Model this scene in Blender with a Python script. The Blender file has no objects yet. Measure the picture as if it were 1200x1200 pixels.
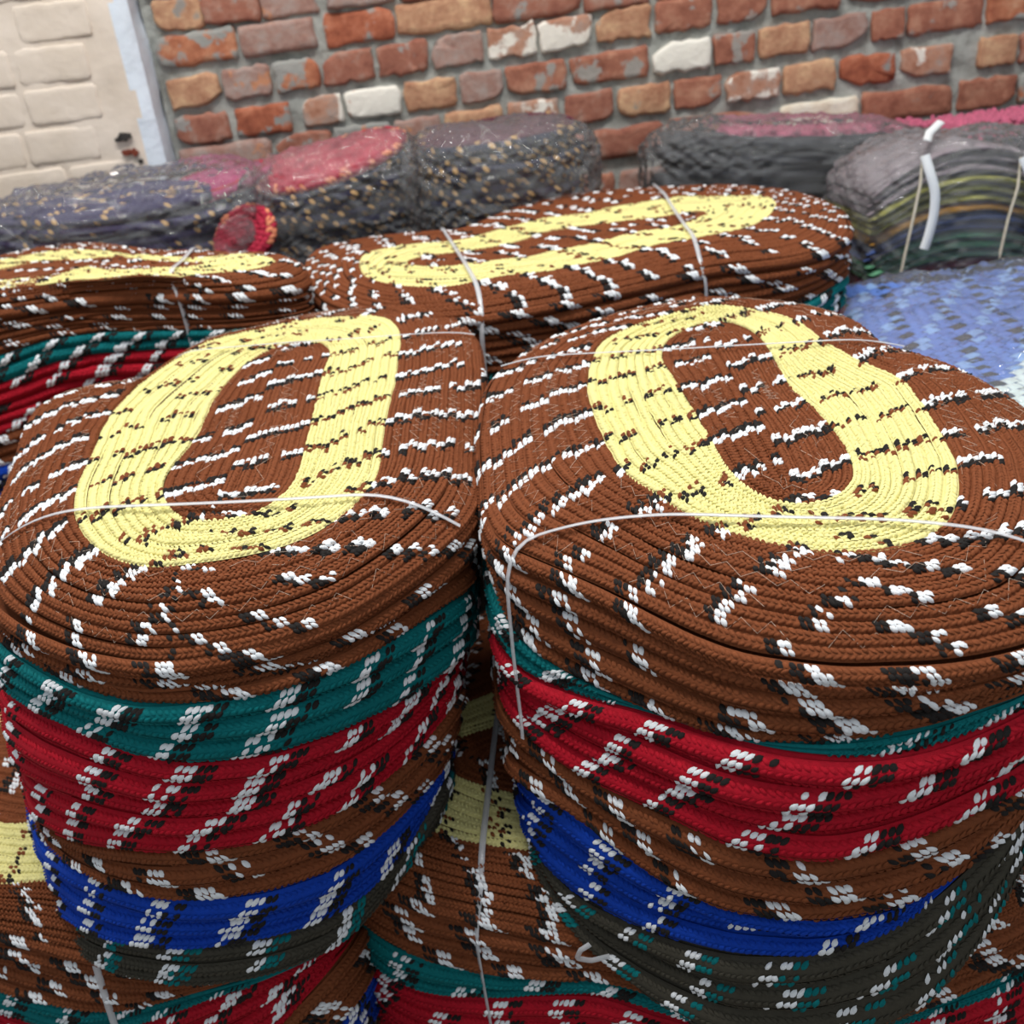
import bpy, math, random
import numpy as np
from mathutils import Matrix, Vector

# ------------------------------------------------------------------ camera, world, lights, exposure
scn = bpy.context.scene
COL = scn.collection
scn.view_settings.view_transform = 'Standard'
scn.view_settings.look = 'None'
scn.view_settings.gamma = 1.0
scn.view_settings.use_curve_mapping = False
scn.view_settings.exposure = 0.0

CAM = np.array([0.0, 0.0, 0.95])
PITCH, ROLL, FPX = math.radians(26), math.radians(6.5), 1150.0
fw = Vector((0, math.cos(PITCH), -math.sin(PITCH)))
r0 = Vector((1, 0, 0))
u0 = Vector((0, math.sin(PITCH), math.cos(PITCH)))
rt = r0 * math.cos(ROLL) - u0 * math.sin(ROLL)
up = u0 * math.cos(ROLL) + r0 * math.sin(ROLL)
cam = bpy.data.cameras.new('camera')
cam.sensor_width = 36.0
cam.lens = FPX / 1200.0 * 36.0
cam.clip_start = 0.02
cam.dof.use_dof = True
cam.dof.focus_distance = 0.62
cam.dof.aperture_fstop = 9.5
camo = bpy.data.objects.new('camera', cam)
camo.matrix_world = Matrix(((rt.x, up.x, -fw.x, CAM[0]), (rt.y, up.y, -fw.y, CAM[1]), (rt.z, up.z, -fw.z, CAM[2]), (0, 0, 0, 1)))
COL.objects.link(camo)
scn.camera = camo

w = bpy.data.worlds.new('room_light')
scn.world = w
w.use_nodes = True
bg = w.node_tree.nodes['Background']
bg.inputs[0].default_value = (0.86, 0.93, 1.0, 1)
bg.inputs[1].default_value = 0.37

def area(name, loc, target, sx, sy, power, color):
    l = bpy.data.lights.new(name, 'AREA')
    l.shape = 'RECTANGLE'; l.size = sx; l.size_y = sy; l.energy = power; l.color = color
    o = bpy.data.objects.new(name, l)
    o.location = loc
    o.rotation_euler = (Vector(target) - Vector(loc)).to_track_quat('-Z', 'Y').to_euler()
    COL.objects.link(o)
area('ceiling_tube_light', (0.15, 0.75, 2.75), (0.1, 0.85, 0), 1.3, 0.12, 40, (1.0, 0.97, 0.93))
area('far_ceiling_tube_light', (-0.9, 1.1, 2.7), (-0.3, 1.6, 0.4), 1.2, 0.08, 21, (1.0, 0.95, 0.88))
area('added_fill_light', (0.5, -1.6, 2.1), (0.1, 0.9, 0.5), 1.6, 1.2, 6.5, (0.95, 0.98, 1.0))  # soft fill added behind the camera, no doorway stands there

for k_, (x_, y_, z_) in enumerate([(-.8, .2, 2.4), (.3, -.5, 2.45), (1.2, .9, 2.5), (-.3, .9, 2.6), (.6, .3, 2.5), (-1.4, .9, 2.3)]):  # small unseen lights added to put sparkles on the plastic film
    l_ = bpy.data.lights.new('sparkle_light', 'POINT'); l_.energy = 5.0; l_.shadow_soft_size = 0.022; l_.color = (1.0, 0.97, 0.92)
    o_ = bpy.data.objects.new('sparkle_light', l_); o_.location = (x_, y_, z_); COL.objects.link(o_)

rng = np.random.default_rng(7)
random.seed(7)

# ------------------------------------------------------------------ materials
def lin(c):
    return tuple(((v / 255.0) / 12.92 if v / 255.0 <= 0.04045 else ((v / 255.0 + 0.055) / 1.055) ** 2.4) for v in c)
def nodes(name):
    m = bpy.data.materials.new(name); m.use_nodes = True
    nt = m.node_tree
    return m, nt, nt.nodes['Principled BSDF']
def ramp(nt, fac, stops):
    r = nt.nodes.new('ShaderNodeValToRGB')
    while len(r.color_ramp.elements) < len(stops): r.color_ramp.elements.new(0.5)
    for e, (p, c) in zip(r.color_ramp.elements, stops):
        e.position = p; e.color = (*c, 1)
    nt.links.new(fac, r.inputs[0])
    return r.outputs[0]
def noise(nt, scale, detail=2.0, rough=0.5, vec=None):
    n = nt.nodes.new('ShaderNodeTexNoise')
    n.inputs['Scale'].default_value = scale; n.inputs['Detail'].default_value = detail; n.inputs['Roughness'].default_value = rough
    if vec is None:
        g = nt.nodes.new('ShaderNodeNewGeometry'); vec = g.outputs['Position']
    nt.links.new(vec, n.inputs['Vector'])
    return n.outputs[0]
def bump(nt, h, strength, dist, bsdf):
    b = nt.nodes.new('ShaderNodeBump'); b.inputs['Strength'].default_value = strength; b.inputs['Distance'].default_value = dist
    nt.links.new(h, b.inputs['Height']); nt.links.new(b.outputs[0], bsdf.inputs['Normal'])
def yarn(name, rgb, var=0.16, fuzz=0.08):
    m, nt, b = nodes(name)
    c = lin(rgb)
    lo = tuple(v * (1 - var) for v in c); hi = tuple(min(1, v * (1 + var)) for v in c)
    nt.links.new(ramp(nt, noise(nt, 260, 3, 0.7), [(0.3, lo), (0.7, hi)]), b.inputs['Base Color'])
    b.inputs['Roughness'].default_value = 0.82
    b.inputs['Specular IOR Level'].default_value = 0.22
    b.inputs['Sheen Weight'].default_value = fuzz
    b.inputs['Sheen Roughness'].default_value = 0.6
    b.inputs['Sheen Tint'].default_value = (*hi, 1)
    bump(nt, noise(nt, 1500, 2, 0.6), 0.5, 0.0006, b)
    return m
Y = dict(
    brown=yarn('brown_yarn', (121, 66, 37)), teal=yarn('teal_yarn', (0, 108, 112)), red=yarn('red_yarn', (172, 14, 36)),
    blue=yarn('blue_yarn', (8, 60, 168)), grey=yarn('charcoal_yarn', (64, 61, 52)), yellow=yarn('pale_yellow_yarn', (228, 221, 152), 0.05),
    white=yarn('white_yarn', (232, 236, 240), 0.04), black=yarn('black_yarn', (33, 30, 29)), thread=yarn('pale_sewing_thread', (204, 182, 164), .05), cream=yarn('cream_yarn', (222, 206, 150), 0.06),
    navy=yarn('navy_yarn', (38, 40, 66)), tan=yarn('tan_yarn', (196, 160, 108)), purple=yarn('purple_yarn', (58, 52, 92)),
    crimson=yarn('crimson_yarn', (176, 44, 68)), magenta=yarn('magenta_yarn', (172, 52, 108)), plum=yarn('plum_yarn', (88, 44, 58)),
    peach=yarn('peach_yarn', (226, 140, 106)), pink=yarn('pink_yarn', (222, 88, 128)), slate=yarn('slate_yarn', (40, 44, 52)))

def film(name, milk, tint=(1, 1, 1), scale=22):
    m = bpy.data.materials.new(name); m.use_nodes = True
    nt = m.node_tree; nt.nodes.clear()
    out = nt.nodes.new('ShaderNodeOutputMaterial')
    tr = nt.nodes.new('ShaderNodeBsdfTransparent'); tr.inputs[0].default_value = (*tint, 1)
    gl = nt.nodes.new('ShaderNodeBsdfGlossy'); gl.inputs['Roughness'].default_value = 0.05
    df = nt.nodes.new('ShaderNodeBsdfDiffuse'); df.inputs[0].default_value = (0.8, 0.82, 0.85, 1)
    fr = nt.nodes.new('ShaderNodeFresnel'); fr.inputs[0].default_value = 1.45
    b = nt.nodes.new('ShaderNodeBump'); b.inputs['Strength'].default_value = 0.45; b.inputs['Distance'].default_value = 0.008
    n = noise(nt, scale, 5, 0.62)
    nt.links.new(n, b.inputs['Height'])
    nt.links.new(b.outputs[0], gl.inputs['Normal']); nt.links.new(b.outputs[0], fr.inputs['Normal'])
    m1 = nt.nodes.new('ShaderNodeMixShader'); m1.inputs[0].default_value = milk
    nt.links.new(tr.outputs[0], m1.inputs[1]); nt.links.new(df.outputs[0], m1.inputs[2])
    m2 = nt.nodes.new('ShaderNodeMixShader')
    nt.links.new(fr.outputs[0], m2.inputs[0]); nt.links.new(m1.outputs[0], m2.inputs[1]); nt.links.new(gl.outputs[0], m2.inputs[2])
    nt.links.new(m2.outputs[0], out.inputs[0])
    return m
FILM = film('clear_plastic_film', 0.10, scale=24)
def strapmat():
    m, nt, b = nodes('clear_strapping_plastic')
    b.inputs['Base Color'].default_value = (0.78, 0.80, 0.84, 1); b.inputs['Roughness'].default_value = 0.25
    b.inputs['Alpha'].default_value = 0.5
    b.inputs['Specular IOR Level'].default_value = 0.9
    bump(nt, noise(nt, 60, 3), 0.4, 0.002, b)
    return m
STRAP = strapmat()
def plain(name, rgb, rough=0.7, nscale=60, var=0.15, bs=0.3, bd=0.002):
    m, nt, b = nodes(name)
    c = lin(rgb)
    nt.links.new(ramp(nt, noise(nt, nscale, 4, 0.6), [(0.3, tuple(v * (1 - var) for v in c)), (0.7, tuple(min(1, v * (1 + var)) for v in c))]), b.inputs['Base Color'])
    b.inputs['Roughness'].default_value = rough
    bump(nt, noise(nt, nscale * 3, 4, 0.6), bs, bd, b)
    return m

# ------------------------------------------------------------------ mesh accumulator
class Acc:
    def __init__(s): s.V = []; s.L = []; s.T = []; s.M = []; s.n = 0
    def add(s, V, faces, mi):
        """faces: int array (m,k); mi: int or array m"""
        V = np.asarray(V, float).reshape(-1, 3); faces = np.asarray(faces, np.int64)
        if len(faces) == 0: return
        s.V.append(V); s.L.append((faces + s.n).ravel()); s.T.append(np.full(len(faces), faces.shape[1]))
        s.M.append(np.full(len(faces), mi) if np.isscalar(mi) else np.asarray(mi)); s.n += len(V)
    def build(s, name, mats, parent=None, smooth=True, loc=None):
        V = np.concatenate(s.V)
        if parent is not None: V = V - np.array(parent.location)
        elif loc is not None: V = V - np.array(loc)
        L = np.concatenate(s.L); T = np.concatenate(s.T); M = np.concatenate(s.M)
        me = bpy.data.meshes.new(name)
        me.vertices.add(len(V)); me.vertices.foreach_set('co', V.astype(np.float32).ravel())
        me.loops.add(len(L)); me.loops.foreach_set('vertex_index', L.astype(np.int32))
        me.polygons.add(len(T)); st = np.zeros(len(T), np.int32); st[1:] = np.cumsum(T)[:-1]
        me.polygons.foreach_set('loop_start', st); me.polygons.foreach_set('loop_total', T.astype(np.int32))
        me.polygons.foreach_set('material_index', M.astype(np.int32))
        me.polygons.foreach_set('use_smooth', np.full(len(T), smooth))
        for m in mats: me.materials.append(m)
        me.update(calc_edges=True)
        o = bpy.data.objects.new(name, me); COL.objects.link(o)
        if parent is not None: o.parent = parent
        elif loc is not None: o.location = loc
        return o
def tag(o, label=None, cat=None, group=None, kind=None):
    if label: o['label'] = label
    if cat: o['category'] = cat
    if group: o['group'] = group
    if kind: o['kind'] = kind
    return o
def thing(name, loc, label, cat, group=None):
    o = bpy.data.objects.new(name, None); o.location = loc; o.empty_display_size = 0.02
    COL.objects.link(o)
    return tag(o, label, cat, group)

# ------------------------------------------------------------------ periodic curves
def cyc(tab, n):
    """periodic cubic resampling of a table to n samples"""
    tab = np.asarray(tab, float); N = len(tab)
    t = np.arange(n) * N / n; i = np.floor(t).astype(int); f = t - i
    p0, p1, p2, p3 = tab[(i - 1) % N], tab[i % N], tab[(i + 1) % N], tab[(i + 2) % N]
    return p1 + 0.5 * f * (p2 - p0 + f * (2 * p0 - 5 * p1 + 4 * p2 - p3 + f * (3 * (p1 - p2) + p3 - p0)))
def nz(x): return x / np.maximum(np.linalg.norm(x, axis=-1, keepdims=True), 1e-12)
def wob(n, k, seed, amp=1.0):
    r = np.random.default_rng(seed); g = np.arange(n) * 2 * np.pi / n
    v = np.zeros(n)
    for j in range(1, k + 1): v += r.normal() / j ** 0.6 * np.cos(j * g + r.uniform(0, 6.3))
    return amp * v / 1.5

ST_A = np.array([-1, -.55, -.55, -.55, 0, 0, 0, .55, .55, .55, 1.0])
ST_B = np.array([0, -.8, 0, .8, -1, 0, 1, -.8, 0, .8, 0])
ST_C = np.array([-.5, 0, .75, 0, 0, 1, 0, 0, .75, 0, -.5])
ST_T = np.array([(0, 2, 1), (0, 3, 2), (10, 7, 8), (10, 8, 9)])
ST_Q = np.array([(1, 2, 5, 4), (2, 3, 6, 5), (4, 5, 8, 7), (5, 6, 9, 8)])

def strip(acc, E0, E1, h, nrow, hint, flip, pitch=0.0039, period=0.05, flen=0.012, slant=0.004, phase0=0.0, ref=None,
          order=1, lean=-1, minw=0.0012, cull=True, skin=5, closed=True, drop=0.12, lift=0.0009, seed=0, skip=0.1, own=False):
    """one turn of flat braid between edge curves E0 and E1: a skin plus plaited stitches in rows"""
    rg = np.random.default_rng(seed)
    n = len(E0)
    Tn = nz((np.roll(E0 + E1, -1, 0) - np.roll(E0 + E1, 1, 0)))
    W = E1 - E0; wl = np.linalg.norm(W, axis=1)
    Nn = nz(np.cross(Tn, W)); sg = np.sign((Nn * hint).sum(1)); sg[sg == 0] = 1; Nn = Nn * sg[:, None]
    hh = h if not np.isscalar(h) else np.full(n, h)
    # skin
    ts = np.linspace(0, 1, skin)
    S = np.stack([E0 + W * t + Nn * (hh * (1 - (2 * t - 1) ** 2) - 0.0004)[:, None] for t in ts])
    idx = np.arange(n); nx = (idx + 1) % n; F = []
    for k in range(skin - 1): F.append(np.stack([k * n + idx, k * n + nx, (k + 1) * n + nx, (k + 1) * n + idx], 1))
    F = np.concatenate(F)
    if flip: F = F[:, ::-1]
    acc.add(S.reshape(-1, 3), F, 0)
    # stitches
    rl = np.linalg.norm(np.roll(E0 + E1, -1, 0) - (E0 + E1), axis=1) / 2
    uref = np.concatenate([[0], np.cumsum(rl)]) if ref is None else ref
    for r in range(nrow):
        t = (r + .5) / nrow
        P = E0 + W * t + Nn * (hh * (1 - (2 * t - 1) ** 2))[:, None]
        slope = -hh * 4 * (2 * t - 1) / np.maximum(wl, 1e-4)
        Nr = nz(Nn - nz(W) * slope[:, None])
        P1 = np.vstack([P, P[:1]]); u = np.concatenate([[0], np.cumsum(np.linalg.norm(np.diff(P1, axis=0), axis=1))])
        m = max(4, int(u[-1] / pitch)); uu = (np.arange(m) + .5 * (r % 2)) / m * u[-1] + rg.normal(0, pitch * .06, m)
        uu = np.clip(uu, 0, u[-1] - 1e-6)
        f = np.interp(uu, u, np.arange(n + 1)); i0 = np.floor(f).astype(int) % n; i1 = (i0 + 1) % n; fr = (f - np.floor(f))[:, None]
        lerp = lambda A: A[i0] * (1 - fr) + A[i1] * fr
        p, nn, tt = lerp(P), nz(lerp(Nr)), nz(lerp(Tn)); ww = (wl[i0] * (1 - fr[:, 0]) + wl[i1] * fr[:, 0]) / nrow
        bb = np.cross(nn, tt)
        keep = ww > minw
        if cull:
            keep &= ((CAM - p) * nn).sum(1) > -0.12 * np.linalg.norm(CAM - p, axis=1)
        U = np.interp(f, np.arange(n + 1), uref)
        scale = 1.0 if own else u[-1] / max(uref[-1], 1e-6)
        ph = (U + (r * slant) / scale + phase0) / period
        d = (ph - np.floor(ph)) * period * scale
        hs = np.abs(np.sin(np.floor(ph) * 12.9898 + seed * 7.233) * 43758.5453) % 1.0
        d = np.where(hs < skip, period, d + (hs - .5) * .006)
        fl = flen * np.where(period * scale < 3 * flen, period * scale / (3 * flen), 1)
        c = np.zeros(m, int)
        a, b = (1, 2) if order > 0 else (2, 1)
        c[d < fl] = a; c[(d >= fl) & (d < 2 * fl)] = b
        c[rg.random(m) < drop] = 0
        p, nn, tt, bb, ww, c = p[keep], nn[keep], tt[keep], bb[keep], ww[keep], c[keep]
        q = len(p)
        if q == 0: continue
        sgn = np.where(c > 0, lean, 1 if r % 2 else -1)[:, None]
        an = np.radians(np.where(c > 0, 42, 33))[:, None]
        ca = np.cos(an); sa = np.sin(an) * sgn
        A = tt * ca + bb * sa; B = np.cross(nn, A)
        hw = np.minimum(pitch * .31, ww * .46) * (1 + .12 * rg.normal(size=q)) * np.where(c > 0, 1.28, 1)
        hl = np.minimum(pitch * .68, ww * .72 + pitch * .2) * (1 + .1 * rg.normal(size=q)) * np.where(c > 0, 1.18, 1)
        hc = lift * (1 + .25 * rg.normal(size=q)) * np.where(c > 0, 1.3, 1)
        V = p[:, None] + A[:, None] * (ST_A[None, :, None] * hl[:, None, None]) + B[:, None] * (ST_B[None, :, None] * hw[:, None, None]) + nn[:, None] * (ST_C[None, :, None] * hc[:, None, None])
        base = (np.arange(q) * 11)[:, None, None]
        acc.add(V.reshape(-1, 3), (base + ST_T[None]).reshape(-1, 3), np.repeat(c, 4))
        s0 = acc.n - q * 11
        acc.L.append((base + ST_Q[None]).ravel() + s0); acc.T.append(np.full(q * 4, 4)); acc.M.append(np.repeat(c, 4))

SETS = dict(brown=('brown', 'white', 'black'), yellow=('yellow', 'black', 'brown'), teal=('teal', 'white', 'black'), red=('red', 'white', 'black'),
            blue=('blue', 'white', 'black'), grey=('grey', 'white', 'teal'), browncream=('brown', 'cream', 'black'))
WORD = dict(brown='brown', teal='teal', red='red', blue='royal blue', grey='charcoal grey', browncream='brown')
ORD = ['topmost', 'second', 'third', 'fourth', 'fifth', 'sixth', 'seventh', 'eighth', 'ninth']
def mats3(k): return [Y[x] for x in SETS[k]]

def tube(acc, P, r, sides=4, mi=0, flat=None):
    """round tube, or a flat ribbon of half-width r and half-thickness flat with normals N"""
    P = np.asarray(P, float); n = len(P)
    T = nz(np.gradient(P, axis=0)); ref = np.array([0.13, 0.21, 0.97]); A = nz(np.cross(T, ref)); B = np.cross(T, A)
    g = np.arange(sides) * 2 * np.pi / sides + np.pi / 4
    V = P[:, None] + A[:, None] * (np.cos(g) * r)[None, :, None] + B[:, None] * (np.sin(g) * r)[None, :, None]
    i = np.arange(n - 1)[:, None]; j = np.arange(sides)[None]; k = (j + 1) % sides
    acc.add(V.reshape(-1, 3), np.stack([i * sides + j, i * sides + k, (i + 1) * sides + k, (i + 1) * sides + j], -1).reshape(-1, 4), mi)
def ribbon(acc, P, N, hw, ht, mi=0):
    P = np.asarray(P, float); n = len(P); T = nz(np.gradient(P, axis=0)); B = nz(np.cross(N, T)); N = np.cross(T, B)
    c = [(-1, -1), (-1, .6), (0, 1), (1, .6), (1, -1)]
    V = np.stack([P + B * (x * hw) + N * (y * ht) for x, y in c], 1)
    i = np.arange(n - 1)[:, None]; j = np.arange(5)[None]; k = (j + 1) % 5
    acc.add(V.reshape(-1, 3), np.stack([i * 5 + j, (i + 1) * 5 + j, (i + 1) * 5 + k, i * 5 + k], -1).reshape(-1, 4), mi)
    acc.add(V[[0, -1]].reshape(-1, 3), [(0, 1, 2, 3, 4), (9, 8, 7, 6, 5)], mi)
# ------------------------------------------------------------------ stacks of oval braided mats
# every stack: plan centre, height of its top, plan radii every 5 degrees (mm) of rim / yellow band outer / inner edge,
# and the heights (mm) of the lower edge of each colour round the stack
STK = {
 'R': dict(c=[0.191, 0.721], zt=0.675, g=0.05, yc=0.72, drop=(0.03, 0.008), s1=0.9, shift=(-0.018, -0.045), zb=0.395,
   rT=[200,194,189,183,176,172,173,178,191,207,223,235,245,252,258,263,268,271,272,272,270,266,261,255,250,246,241,237,233,229,225,220,215,212,210,210,210,211,213,218,224,230,235,237,236,236,238,242,249,259,271,282,289,295,298,302,304,304,299,293,285,275,266,259,251,242,235,228,222,216,211,206],
   rO=[121,119,118,117,118,119,121,124,128,134,144,158,176,193,207,216,221,223,221,217,212,206,198,191,182,172,161,152,145,138,133,129,126,123,121,119,119,119,120,121,124,128,132,139,146,154,161,168,178,188,199,210,220,229,235,237,235,228,216,202,188,176,164,155,147,140,135,131,127,125,124,123],
   rI=[40,41,41,42,43,45,47,50,54,60,67,77,91,110,135,160,177,181,177,170,159,143,125,109,94,81,71,64,59,55,51,49,47,45,44,44,43,43,44,44,46,47,49,52,56,61,67,75,87,104,125,145,161,172,177,173,160,140,118,99,84,73,65,59,54,50,47,45,43,42,41,41],
   H=[[605,605,605,606,606,607,607,607,608,608,608,609,609,610,610,610,610,610,610,610,610,610,610,609,607,606,605,604,603,601,600,599,598,596,595,594,593,591,590,589,590,590,585,576,568,565,563,563,565,568,572,575,578,581,584,589,595,598,599,600,600,600,601,601,601,602,602,603,603,603,604,604],
      [588,588,588,588,587,587,587,587,586,586,586,586,585,585,585,585,585,585,585,585,585,585,584,583,581,579,577,575,573,571,568,566,564,562,560,558,556,554,552,551,552,555,555,551,549,550,552,555,560,565,569,572,572,573,574,579,585,590,591,591,591,591,591,590,590,590,590,589,589,589,589,589],
      [533,533,533,533,532,532,532,532,531,531,531,531,530,530,530,530,530,530,530,530,530,530,529,527,525,523,520,518,516,513,511,508,506,504,501,499,496,494,492,490,491,495,498,497,494,490,489,490,493,497,500,501,502,505,512,522,531,536,537,536,536,536,536,535,535,535,535,534,534,534,534,534],
      [497,496,494,493,492,491,490,488,487,486,485,484,482,481,480,480,480,480,480,480,480,480,479,476,473,470,467,463,460,457,454,450,447,444,440,437,434,430,427,425,427,435,444,449,450,448,445,441,440,442,447,451,454,456,459,466,481,500,511,512,511,510,509,508,506,505,504,503,502,500,499,498],
      [471,468,466,463,460,457,454,451,448,445,442,439,436,433,431,430,430,430,430,430,430,430,429,426,423,419,415,411,408,404,400,397,393,389,385,382,378,374,371,368,370,376,381,378,372,370,372,375,381,390,401,411,419,426,435,450,473,498,510,510,507,504,501,498,495,492,489,486,483,480,477,474],
      [444,439,435,431,427,423,419,414,410,406,402,398,393,389,387,385,385,385,385,385,385,385,384,383,381,380,378,376,374,372,371,369,367,365,363,362,360,358,356,355,358,362,362,352,337,326,320,318,318,322,327,332,340,348,356,363,377,413,464,491,493,490,486,481,477,473,469,465,460,456,452,448]]),
 'L': dict(c=[-0.2103, 0.804], zt=0.675, g=0.07, yc=0.8, drop=(0.03, 0.008), s1=0.93, shift=(-0.045, -0.025), zb=0.39,
   rT=[194,195,198,202,209,216,226,238,251,263,275,286,294,301,305,303,298,292,284,272,258,247,237,227,216,204,194,195,215,240,250,248,240,232,224,218,214,212,212,216,220,222,224,228,233,238,245,251,256,262,268,275,281,287,290,290,289,286,282,274,266,259,253,247,239,229,219,210,204,199,196,194],
   rO=[118,118,120,123,127,131,138,146,156,170,187,207,229,246,253,255,253,251,247,242,237,233,227,218,208,198,190,182,175,167,160,154,148,143,138,136,134,132,132,133,135,138,143,149,156,164,173,183,193,203,213,222,230,236,238,238,235,230,223,213,202,190,177,163,151,141,134,128,124,121,119,118],
   rI=[51,51,51,52,54,55,58,61,65,71,78,88,102,123,148,169,178,178,172,161,147,131,114,99,87,78,71,66,61,57,53,51,49,48,47,46,46,46,47,48,50,52,55,59,63,70,78,90,104,120,136,150,163,173,178,179,173,159,142,123,105,91,81,73,67,63,59,56,54,53,51,51],
   H=[[560,560,560,560,560,560,560,560,560,560,560,561,568,584,600,608,610,610,610,610,610,610,610,609,609,608,607,607,606,606,605,604,604,603,602,602,601,600,600,599,599,598,597,597,596,596,597,599,600,600,599,597,595,594,594,593,592,592,591,589,587,585,583,579,572,565,561,560,560,560,560,560],
      [505,505,505,505,505,505,505,505,505,505,505,509,520,542,563,573,575,575,575,575,575,575,575,574,573,572,571,571,570,569,568,567,566,565,564,563,563,562,561,560,559,558,557,556,555,555,556,559,561,562,562,561,558,554,550,547,544,542,540,536,532,529,527,525,521,513,508,505,505,505,505,505],
      [420,420,420,420,420,420,420,423,430,441,455,468,482,495,505,509,510,510,510,510,510,510,509,507,504,500,497,494,491,488,484,481,478,475,472,468,465,462,459,456,452,449,446,443,440,437,437,441,447,453,459,466,471,475,476,476,475,475,475,473,473,474,478,481,481,474,462,448,434,425,421,420],
      [352,354,360,368,376,384,393,401,410,418,426,435,443,451,457,459,460,460,460,460,460,460,459,458,457,455,453,452,450,448,446,445,443,441,440,438,436,435,433,431,429,428,426,424,423,422,422,426,429,431,433,434,434,433,432,430,427,424,421,419,419,421,422,424,423,416,403,390,379,369,361,354],
      [351,353,359,367,375,384,392,398,401,404,407,411,414,417,419,420,420,420,420,420,420,420,419,416,412,409,405,401,397,393,390,386,382,378,374,371,367,363,359,355,352,348,344,340,337,334,336,344,354,362,369,376,381,384,384,383,380,376,373,371,372,377,387,396,399,394,384,374,368,367,360,354],
      [339,342,345,348,351,354,356,359,362,365,368,371,374,377,379,380,380,380,380,380,380,380,379,377,374,371,369,366,363,360,357,354,352,349,346,343,340,337,335,332,329,326,323,320,318,316,317,323,327,330,334,338,342,343,343,342,341,340,339,339,343,348,354,359,360,359,353,346,338,334,334,336]]),
 'LB': dict(c=[0.1379, 0.6621], zt=0.365, g=0, yc=0.72, drop=(0.03, 0.012), s1=0.98, shift=(0, -0.02), zb=0.15,
   rT=[372,390,405,422,439,450,456,462,466,465,457,449,445,441,434,425,418,414,412,408,397,384,373,366,359,353,346,340,337,337,338,337,336,335,334,329,323,315,301,281,259,238,222,208,198,189,183,179,176,174,172,172,173,176,179,182,185,189,195,202,209,216,225,236,249,262,276,292,309,324,338,354],
   rO=[303,295,285,277,268,256,242,230,221,213,208,204,198,191,185,180,177,175,175,176,179,182,186,189,192,195,200,207,217,229,243,257,272,287,293,291,280,262,239,215,194,178,165,156,149,143,138,133,130,128,127,127,128,130,133,137,142,146,151,158,167,178,192,206,221,238,254,268,282,295,302,305],
   rI=[217,200,184,166,151,138,128,121,114,108,102,96,92,89,86,84,83,83,83,84,86,88,91,96,100,106,112,121,132,148,168,194,219,234,232,211,181,155,135,119,107,98,91,86,81,78,76,74,72,71,70,69,69,70,72,73,76,80,84,89,94,101,109,120,134,151,169,188,208,223,231,230],
   H=[[270,270,271,274,278,282,286,290,294,299,303,307,311,315,318,320,320,320,320,320,320,320,318,315,311,307,303,298,294,289,285,281,277,273,271,270,270,271,272,272,272,274,277,282,286,290,293,293,291,288,285,282,279,277,275,273,271,271,272,273,273,273,273,274,275,275,274,273,271,270,270,270],
      [240,244,249,253,257,261,266,270,274,279,283,287,291,295,298,300,300,300,300,300,300,300,298,294,288,283,277,271,265,259,253,248,242,236,232,230,230,230,230,232,237,245,252,260,267,272,276,276,274,271,268,265,262,260,259,257,255,255,258,260,262,262,261,261,260,258,256,252,244,236,234,236],
      [140,140,140,142,147,155,163,171,180,188,196,205,213,221,227,229,230,230,230,230,230,229,227,220,211,202,193,184,175,165,156,148,143,140,140,140,140,140,140,140,140,140,140,141,142,145,148,151,154,156,158,159,160,160,162,164,167,169,172,173,172,169,165,159,151,144,141,140,140,140,140,140]]),
 'LA': dict(c=[-0.4549, 0.7467], zt=0.365, g=0, yc=0.72, drop=(0.03, 0.012), s1=0.98, shift=(0, -0.02), zb=0.15,
   rT=[271,267,264,263,262,261,259,260,263,267,274,284,295,304,310,314,321,330,342,359,379,399,412,421,433,447,459,459,448,436,424,406,381,355,331,304,273,245,223,206,193,183,175,167,161,155,150,146,144,143,142,143,146,149,154,160,167,177,190,205,225,249,274,299,318,327,325,315,305,296,287,278],
   rO=[210,200,192,186,182,179,175,168,160,154,149,146,144,143,143,145,147,151,156,163,170,176,181,188,197,209,224,241,255,260,261,261,261,254,242,229,217,204,190,178,168,160,152,143,136,131,127,124,122,121,121,122,124,127,130,132,135,139,146,156,169,186,207,229,248,261,264,259,250,239,231,221],
   rI=[151,141,132,124,118,114,110,105,99,94,91,88,86,84,84,84,85,86,88,89,91,93,95,99,103,109,117,127,138,148,156,163,168,167,158,146,135,122,108,97,88,82,76,73,69,67,66,64,63,63,62,62,62,62,64,65,68,71,75,80,87,95,105,117,134,150,163,172,175,172,166,159],
   H=[[279,282,285,288,291,294,297,300,303,306,308,311,314,317,319,320,320,320,320,320,320,319,315,307,295,283,274,271,270,270,270,270,270,270,270,270,270,270,270,270,270,270,270,270,270,270,270,270,270,270,270,270,270,270,270,270,270,270,271,274,282,295,307,316,317,311,300,286,276,273,274,277],
      [272,274,276,278,280,282,284,286,288,290,292,294,296,298,299,300,300,300,300,300,300,299,295,285,272,258,244,235,231,230,230,230,230,230,230,230,230,230,230,230,230,230,230,230,230,230,230,230,230,230,230,230,230,230,230,230,230,232,238,250,265,282,298,309,313,308,296,282,271,267,268,270],
      [234,233,233,233,233,232,232,232,232,231,231,231,231,230,230,230,230,230,230,230,230,230,228,223,218,212,205,199,193,187,181,175,169,162,156,150,145,142,140,140,140,140,140,140,140,140,140,140,140,140,140,140,140,140,140,140,140,141,145,157,176,199,226,253,277,288,286,274,256,242,235,234]]),
 'BR': dict(c=[0.1104, 1.2638], zt=0.705, g=0, yc=0.72, drop=(0.02, 0.006), s1=0.98, shift=(-0.01, 0), zb=0.42,
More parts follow.
